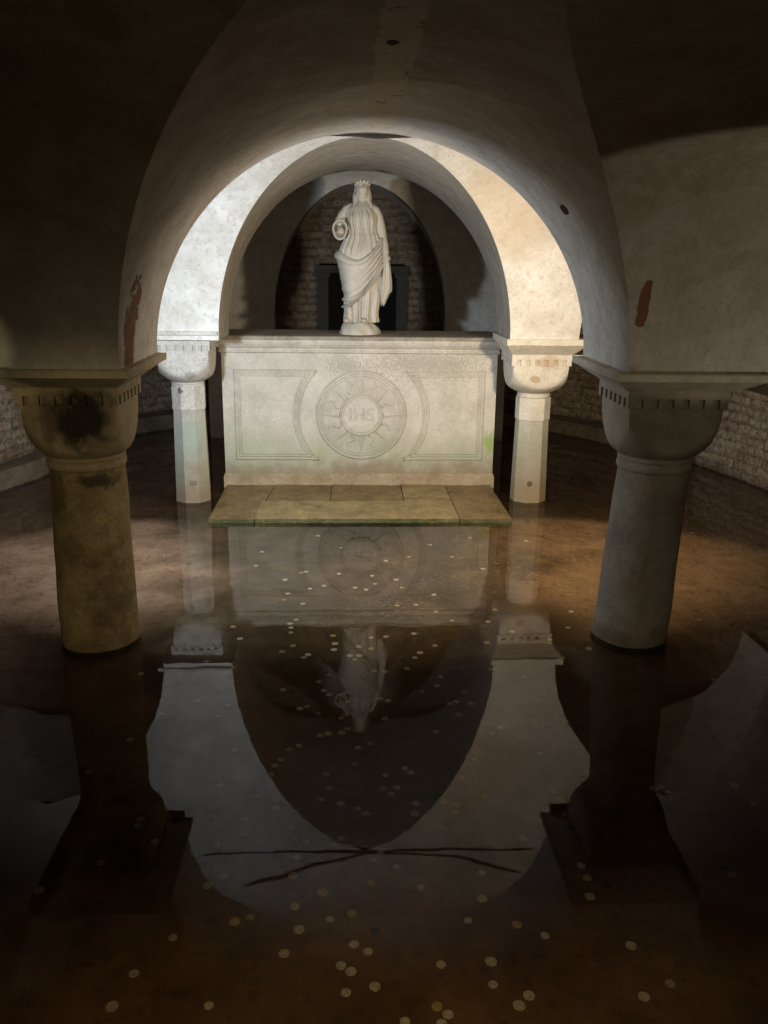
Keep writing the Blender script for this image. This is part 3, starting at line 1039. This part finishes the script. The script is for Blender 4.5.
hand((px(386.4), -.060, pz(255.5)), (.1, -.5, -.8), (.3, -.8, .3), 1.05, .6)
# feet
for fx, fy, fz in ((347.5, -.085, 321.0), (364.6, -.112, 321.0)):
    ellipsoid(bm, (px(fx), fy, pz(fz)), (.020, .040, .017))
    for t_ in range(5):
        ellipsoid(bm, (px(fx) - .014 + .007 * t_, fy - .036 + abs(t_ - 1) * .003, pz(fz) - .006), (.0042, .010, .0055), None, 8, 6)
bmesh.ops.recalc_face_normals(bm, faces=bm.faces)
raw = bpy.data.meshes.new('raw'); bm.to_mesh(raw); bm.free()
ro = bpy.data.objects.new('tmp_raw', raw); COL.objects.link(ro)
rm = ro.modifiers.new('r', 'REMESH'); rm.mode = 'VOXEL'; rm.voxel_size = .0030
sm = ro.modifiers.new('s', 'SMOOTH'); sm.factor = .4; sm.iterations = 2
dg = bpy.context.evaluated_depsgraph_get()
fm = bpy.data.meshes.new_from_object(ro.evaluated_get(dg))
bpy.data.objects.remove(ro)
fm.name = 'figure'
link('figure', fm, M_statue, statue)

# hair with locks to the shoulders
bm = bmesh.new()
ret = bmesh.ops.create_uvsphere(bm, u_segments=48, v_segments=32, radius=1)
for v in ret['verts']:
    p = v.co.normalized()
    fr_ = sstep(-.55, -.25, -abs(p.x) * .55 + p.y + .28 + max(0, p.z - .35) * .9)
    th = math.atan2(p.x, p.y)
    wv = .0025 * math.sin(13 * th + 6 * p.z)
    k = .86 + .26 * fr_
    q = Vector((p.x * (.0395 * k + wv), p.y * (.046 * k + wv) + .004, p.z * (.057 * k) + .002))
    v.co = HC + hr @ q
for s in (-1, 1):
    base = px(363)
    tube(bm, [(base + s * .026, .010, pz(189)), (base + s * .036, .002, pz(194)), (base + s * .042, -.004, pz(200)), (base + s * .049, -.020, pz(205)), (base + s * .060, -.045, pz(208.5))],
         [.012, .016, .017, .016, .008], 12)
    tube(bm, [(base + s * .030, .03, pz(190)), (base + s * .040, .03, pz(198)), (base + s * .048, .035, pz(206))], [.022, .024, .018], 12)
from_bm('hair', bm, M_statue, statue, angle=math.radians(70))
# crown: a band with knobs
crown_root = None
bm = bmesh.new()
rot = hr
N = 48
rows = []
for k in range(N):
    a = 2 * PI * k / N
    c_ = Vector((.0405 * math.cos(a), .047 * math.sin(a) + .004, .030))
    e = Vector((math.cos(a), math.sin(a), 0))
    rows.append([HC + rot @ (c_ + e * (.006 * math.cos(b)) + Vector((0, 0, .008 * math.sin(b)))) for b in (0, PI / 3, 2 * PI / 3, PI, 4 * PI / 3, 5 * PI / 3)])
rows.append(rows[0])
grid_faces(bm, rows, True)
crown_root = from_bm('crown', bm, M_statue, statue, angle=math.radians(60))
for k in range(11):
    a = 2 * PI * k / 11 + PI / 11
    bm = bmesh.new()
    ellipsoid(bm, HC + rot @ Vector((.044 * math.cos(a), .051 * math.sin(a) + .004, .038)), (.0095, .0095, .0115), rot, 12, 8)
    from_bm('crown_knob', bm, M_statue, crown_root, angle=math.radians(70))

# mantle wrapped round the hips and falling at the side
bm = bmesh.new()
NT, NV = 200, 60
def mantle(th, v):
    c = math.cos(th)
    sm_ = lambda xs, ys: float(np.mean([np.interp(max(-1, min(1, c + d_)), xs, ys) for d_ in (-.24, -.16, -.08, 0, .08, .16, .24)]))
    zt = sm_([-1, -.6, 0, .55, 1], [.560, .505, .480, .56, .66])
    zb = sm_([-1, -.6, -.2, .2, .5, .8, 1], [.170, .175, .23, .30, .37, .44, .50])
    z = zb + (zt - zb) * v
    # rolled upper edge and folds sweeping from the gathered hip to the low hem
    f = .012
    f += .020 * math.exp(-((v - .91) / .065) ** 2)
    right = sstep(-.35, .55, c)
    low = 1 - sstep(.10, .42, v)
    f += (.10 + .9 * max(right, low)) * (.010 * math.sin(2 * PI * 5.2 * v ** .8 + .5 + .5 * math.sin(3 * th)) + .004 * math.sin(2 * PI * 10.5 * v + 1.3 * th))
    f += .012 * math.exp(-((v - .02) / .045) ** 2)
    d = math.atan2(math.sin(th + 2.05), math.cos(th + 2.05))
    f += .028 * math.exp(-(d / .5) ** 2 - ((z - .31) / .14) ** 2)
    if v == 0 or v == 1: f -= .012
    return robe_point(th, z, f)
outer = [[mantle(2 * PI * i / NT, k / NV) for i in range(NT)] for k in range(NV + 1)]
inner = []
for k in (NV, 0):
    inner.append([outer[k][i].lerp(Vector((0, 0, outer[k][i].z)), .16) for i in range(NT)])
grid_faces(bm, outer + inner, True)
from_bm('mantle', bm, M_statue, statue, angle=math.radians(75))
bm = bmesh.new()
rows = []
for k in range(40):
    t = k / 39
    z = pz(252 + (305 - 252) * t)
    cx = float(np.interp(t, [0, .2, .55, .8, 1], [px(384.5), px(385.5), px(386.2), px(385.5), px(383.5)]))
    rx = float(np.interp(t, [0, .15, .55, .74, .8, 1], [.022, .026, .036, .040, .026, .012]))
    ry = float(np.interp(t, [0, .2, .7, 1], [.03, .045, .05, .02]))
    r_ = []
    for i in range(60):
        a = 2 * PI * i / 60
        f = 1 + .22 * math.sin(6 * a + 2 * t) * sstep(.05, .3, t)
        r_.append((cx + rx * f * math.cos(a), -.035 + ry * f * math.sin(a), z - .012 * math.sin(4 * a) * (t > .9)))
    rows.append(r_)
vr = grid_faces(bm, rows, True); cap(bm, vr[0], True); cap(bm, vr[-1])
from_bm('mantle_fall', bm, M_statue, statue, angle=math.radians(75))
# rocky base
bm = bmesh.new()
rows = []
for k in range(13):
    t = k / 12
    z = .0 + .086 * t ** .9
    s = (1 - .42 * t ** 1.6) * (1 if k < 12 else .5)
    r_ = []
    for i in range(48):
        a = 2 * PI * i / 48
        lump = 1 + .05 * math.sin(3 * a + 1 + 3 * t) + .035 * math.sin(7 * a + 5 * t) + .02 * math.sin(12 * a)
        r_.append((px(360.3) + .140 * s * lump * math.cos(a), .13 * s * lump * math.sin(a), z * (1 + .08 * math.sin(4 * a + 1))))
    rows.append(r_)
vr = grid_faces(bm, rows, True); cap(bm, vr[0], True); cap(bm, vr[-1])
from_bm('rock_base', bm, M_statue, statue, angle=math.radians(60))

# ------------------------------------------------------------------ cables hung under the vault
M_cable = plain('black cable', (.03, .028, .026), .6)
cb1 = [(-1.02, 4.69, 2.135), (-.6, 4.69, 2.135), (-.1, 4.69, 2.128), (.3, 4.69, 2.13), (.75, 4.69, 2.135), (1.10, 4.69, 2.135)]
cb2 = [(-.72, 4.47, 2.192), (-.5, 4.53, 2.175), (-.3, 4.60, 2.155), (-.02, 4.655, 2.12), (.12, 4.66, 2.118), (.5, 4.64, 2.14), (.8, 4.59, 2.165), (1.0, 4.54, 2.185)]
def smooth_path(p, n=8):
    P = [Vector(q) for q in p]; out = []
    for i in range(len(P) - 1):
        a, b = P[i], P[i + 1]
        p0 = P[i - 1] if i else a * 2 - b
        p3 = P[i + 2] if i + 2 < len(P) else b * 2 - a
        for k in range(n):
            t = k / n
            out.append(.5 * ((2 * a) + (b - p0) * t + (2 * p0 - 5 * a + 4 * b - p3) * t * t + (3 * a - p0 - 3 * b + p3) * t ** 3))
    out.append(P[-1]); return out
for pth, r, lab in ((cb1, .007, 'dark electric cable stretched straight under the vault before the lit arch'),
                    (cb2, .006, 'dark electric cable looping in a loose sag along the crown of the vault')):
    bm = bmesh.new(); tube(bm, smooth_path(pth), r, 10)
    tag(from_bm('cable', bm, M_cable, angle=math.radians(60)), lab, 'cable')

# ------------------------------------------------------------------ coins on the flooded floor
pale = [(306,572),(301,573),(285,580),(324,586),(339,574),(372,576),(375,584),(355,588),(366,590),(310,589),(288,594),(284,600),(303,604),(296,620),(290,624),(291,628),(291,633),(293,646),(282,652),(308,655),(304,658),(333,636),(335,644),(334,650),(371,638),(359,647),(371,649),(350,656),(359,656),(355,660),(240,639),(233,627),(262,552),
 (386,561),(409,557),(396,580),(434,595),(397,606),(416,605),(436,612),(452,621),(488,622),(414,634),(435,646),(487,643),(420,653),(415,658),(512,632),(550,640),(452,557),(483,569),(495,610),(589,649),(562,658),(386,637),(568,628),(571,612),(526,541),
 (206,662),(233,668),(283,690),(319,682),(329,675),(324,691),(329,695),(228,706),(218,717),(162,714),(307,707),(300,709),(318,714),(320,736),(299,746),(289,750),(281,760),(275,766),(235,751),(271,775),(237,777),(326,775),(198,701),
 (407,669),(374,671),(384,672),(346,693),(440,677),(437,686),(422,692),(380,699),(388,701),(348,702),(456,702),(450,704),(346,715),(342,718),(385,719),(459,715),(436,732),(328,734),(342,733),(346,730),(370,744),(358,748),(355,765),(385,776),(411,773),(405,769),
 (492,670),(524,677),(464,693),(471,704),(537,723),(565,722),(500,728),(492,734),(540,754),(475,760),(462,778),
 (221,785),(258,796),(276,800),(276,808),(213,818),(245,820),(245,835),(290,828),(330,788),(321,800),(341,804),(358,809),(341,839),(306,843),(280,847),(297,858),(293,876),(223,876),(208,886),(323,893),(295,907),(333,845),(217,846),
 (383,789),(397,788),(391,794),(366,814),(416,804),(415,814),(445,802),(456,806),(455,813),(443,828),(484,797),(554,793),(523,839),(381,852),(373,860),(397,867),(371,883),(421,888),(482,873),(482,899),(587,878),(590,897),(581,866),
 (352,914),(330,920),(299,930),(235,922),(250,918),(284,954),(173,938),(134,974),(209,1006),(354,945),(368,952),(341,966),(351,972),(375,987),(346,993),(112,1007),
 (468,921),(517,925),(545,936),(491,962),(493,985),(519,1006),(437,1007),(448,1015),(443,1022),(441,965),(529,996),(631,946),(670,984),(644,997),(405,1022),
 (654,789),(669,793),(661,787),(734,786),(754,804),(732,875),(699,620),(745,641),(714,680),(692,533),
 (130,740),(35,753),(89,772),(138,826),(155,842),(101,863),(39,891),(141,674),(140,821),(318,536),(341,548),(430,545),(470,538),(256,566),(402,588)]
dark = [(292,692),(302,697),(450,672),(403,660),(571,828),(667,761),(677,753),(712,816),(723,868),(607,886),(375,931),(453,672)]
def coin_mat(name, c, rough):
    mb = MB(name)
    mb.col(mb.ramp(mb.noise(160, 3, .6), [(.35, tuple(v * .6 for v in c)), (.6, c)]))
    mb.rough(rough); mb.b.inputs['Metallic'].default_value = .25
    return mb.m
M_silver = coin_mat('dull silver coin', (.80, .76, .64), .5)
M_brass = coin_mat('brassy coin', (.70, .54, .28), .5)
M_copper = coin_mat('tarnished coin', (.035, .026, .018), .6)
def coin_mesh(mat, r=.0118, h=.0022):
    bm = bmesh.new()
    prof = [(.0, h * .75), (.80 * r, h * .75), (.86 * r, h), (.96 * r, h), (r, h * .8), (r, h * .2), (.97 * r, 0), (0, 0)]
    n = 24
    rows = [[(max(q, 1e-5) * math.cos(2 * PI * i / n), max(q, 1e-5) * math.sin(2 * PI * i / n), z) for i in range(n)] for q, z in prof]
    vr = grid_faces(bm, rows, True); cap(bm, vr[0]); cap(bm, vr[-1], True)
    # raised device in the middle
    for k in range(3):
        tube(bm, [(-.35 * r + .35 * r * k, -.4 * r, h * .78), (-.3 * r + .3 * r * k, .4 * r, h * .78)], .07 * r, 6)
    bmesh.ops.recalc_face_normals(bm, faces=bm.faces)
    me = bpy.data.meshes.new('coin'); bm.to_mesh(me); bm.free()
    me.materials.append(mat)
    return me
CM = {'silver': coin_mesh(M_silver), 'brass': coin_mesh(M_brass), 'dark': coin_mesh(M_copper)}
KIND = {'silver': 'pale silvery coin', 'brass': 'yellowish brass coin', 'dark': 'blackened coin'}
placed = []
items = [(p, None) for p in pale] + [(p, 'dark') for p in dark]
for (u, v), kind in items:
    p = on_level(u, v, FLOOR)
    for _ in range(30):
        bad = [q for q in placed if (q - p).length < .027]
        if not bad: break
        dlt = p - bad[0]
        if dlt.length < 1e-4: dlt = Vector((.01, .006, 0))
        p = p + dlt.normalized() * .006
    placed.append(p.copy())
    if kind is None:
        kind = 'brass' if random.random() < .28 else 'silver'
    zone = ('in the lit shallows before the altar step', 'middle') if v < 660 else (('in the middle of the pool under the mirrored arch', 'pool') if v < 850 else ('in the dark water nearest the viewer', 'front'))
    o = bpy.data.objects.new('coin', CM[kind])
    COL.objects.link(o)
    o.location = (p.x, p.y, FLOOR + .0003)
    o.rotation_euler = (random.uniform(-.03, .03), random.uniform(-.03, .03), random.uniform(0, 6.28))
    s = random.choice((.88, .95, 1.0, 1.08, 1.15))
    o.scale = (s, s, 1)
    tag(o, KIND[kind] + ' lying under water ' + zone[0], 'coin', KIND[kind] + 's ' + zone[0])
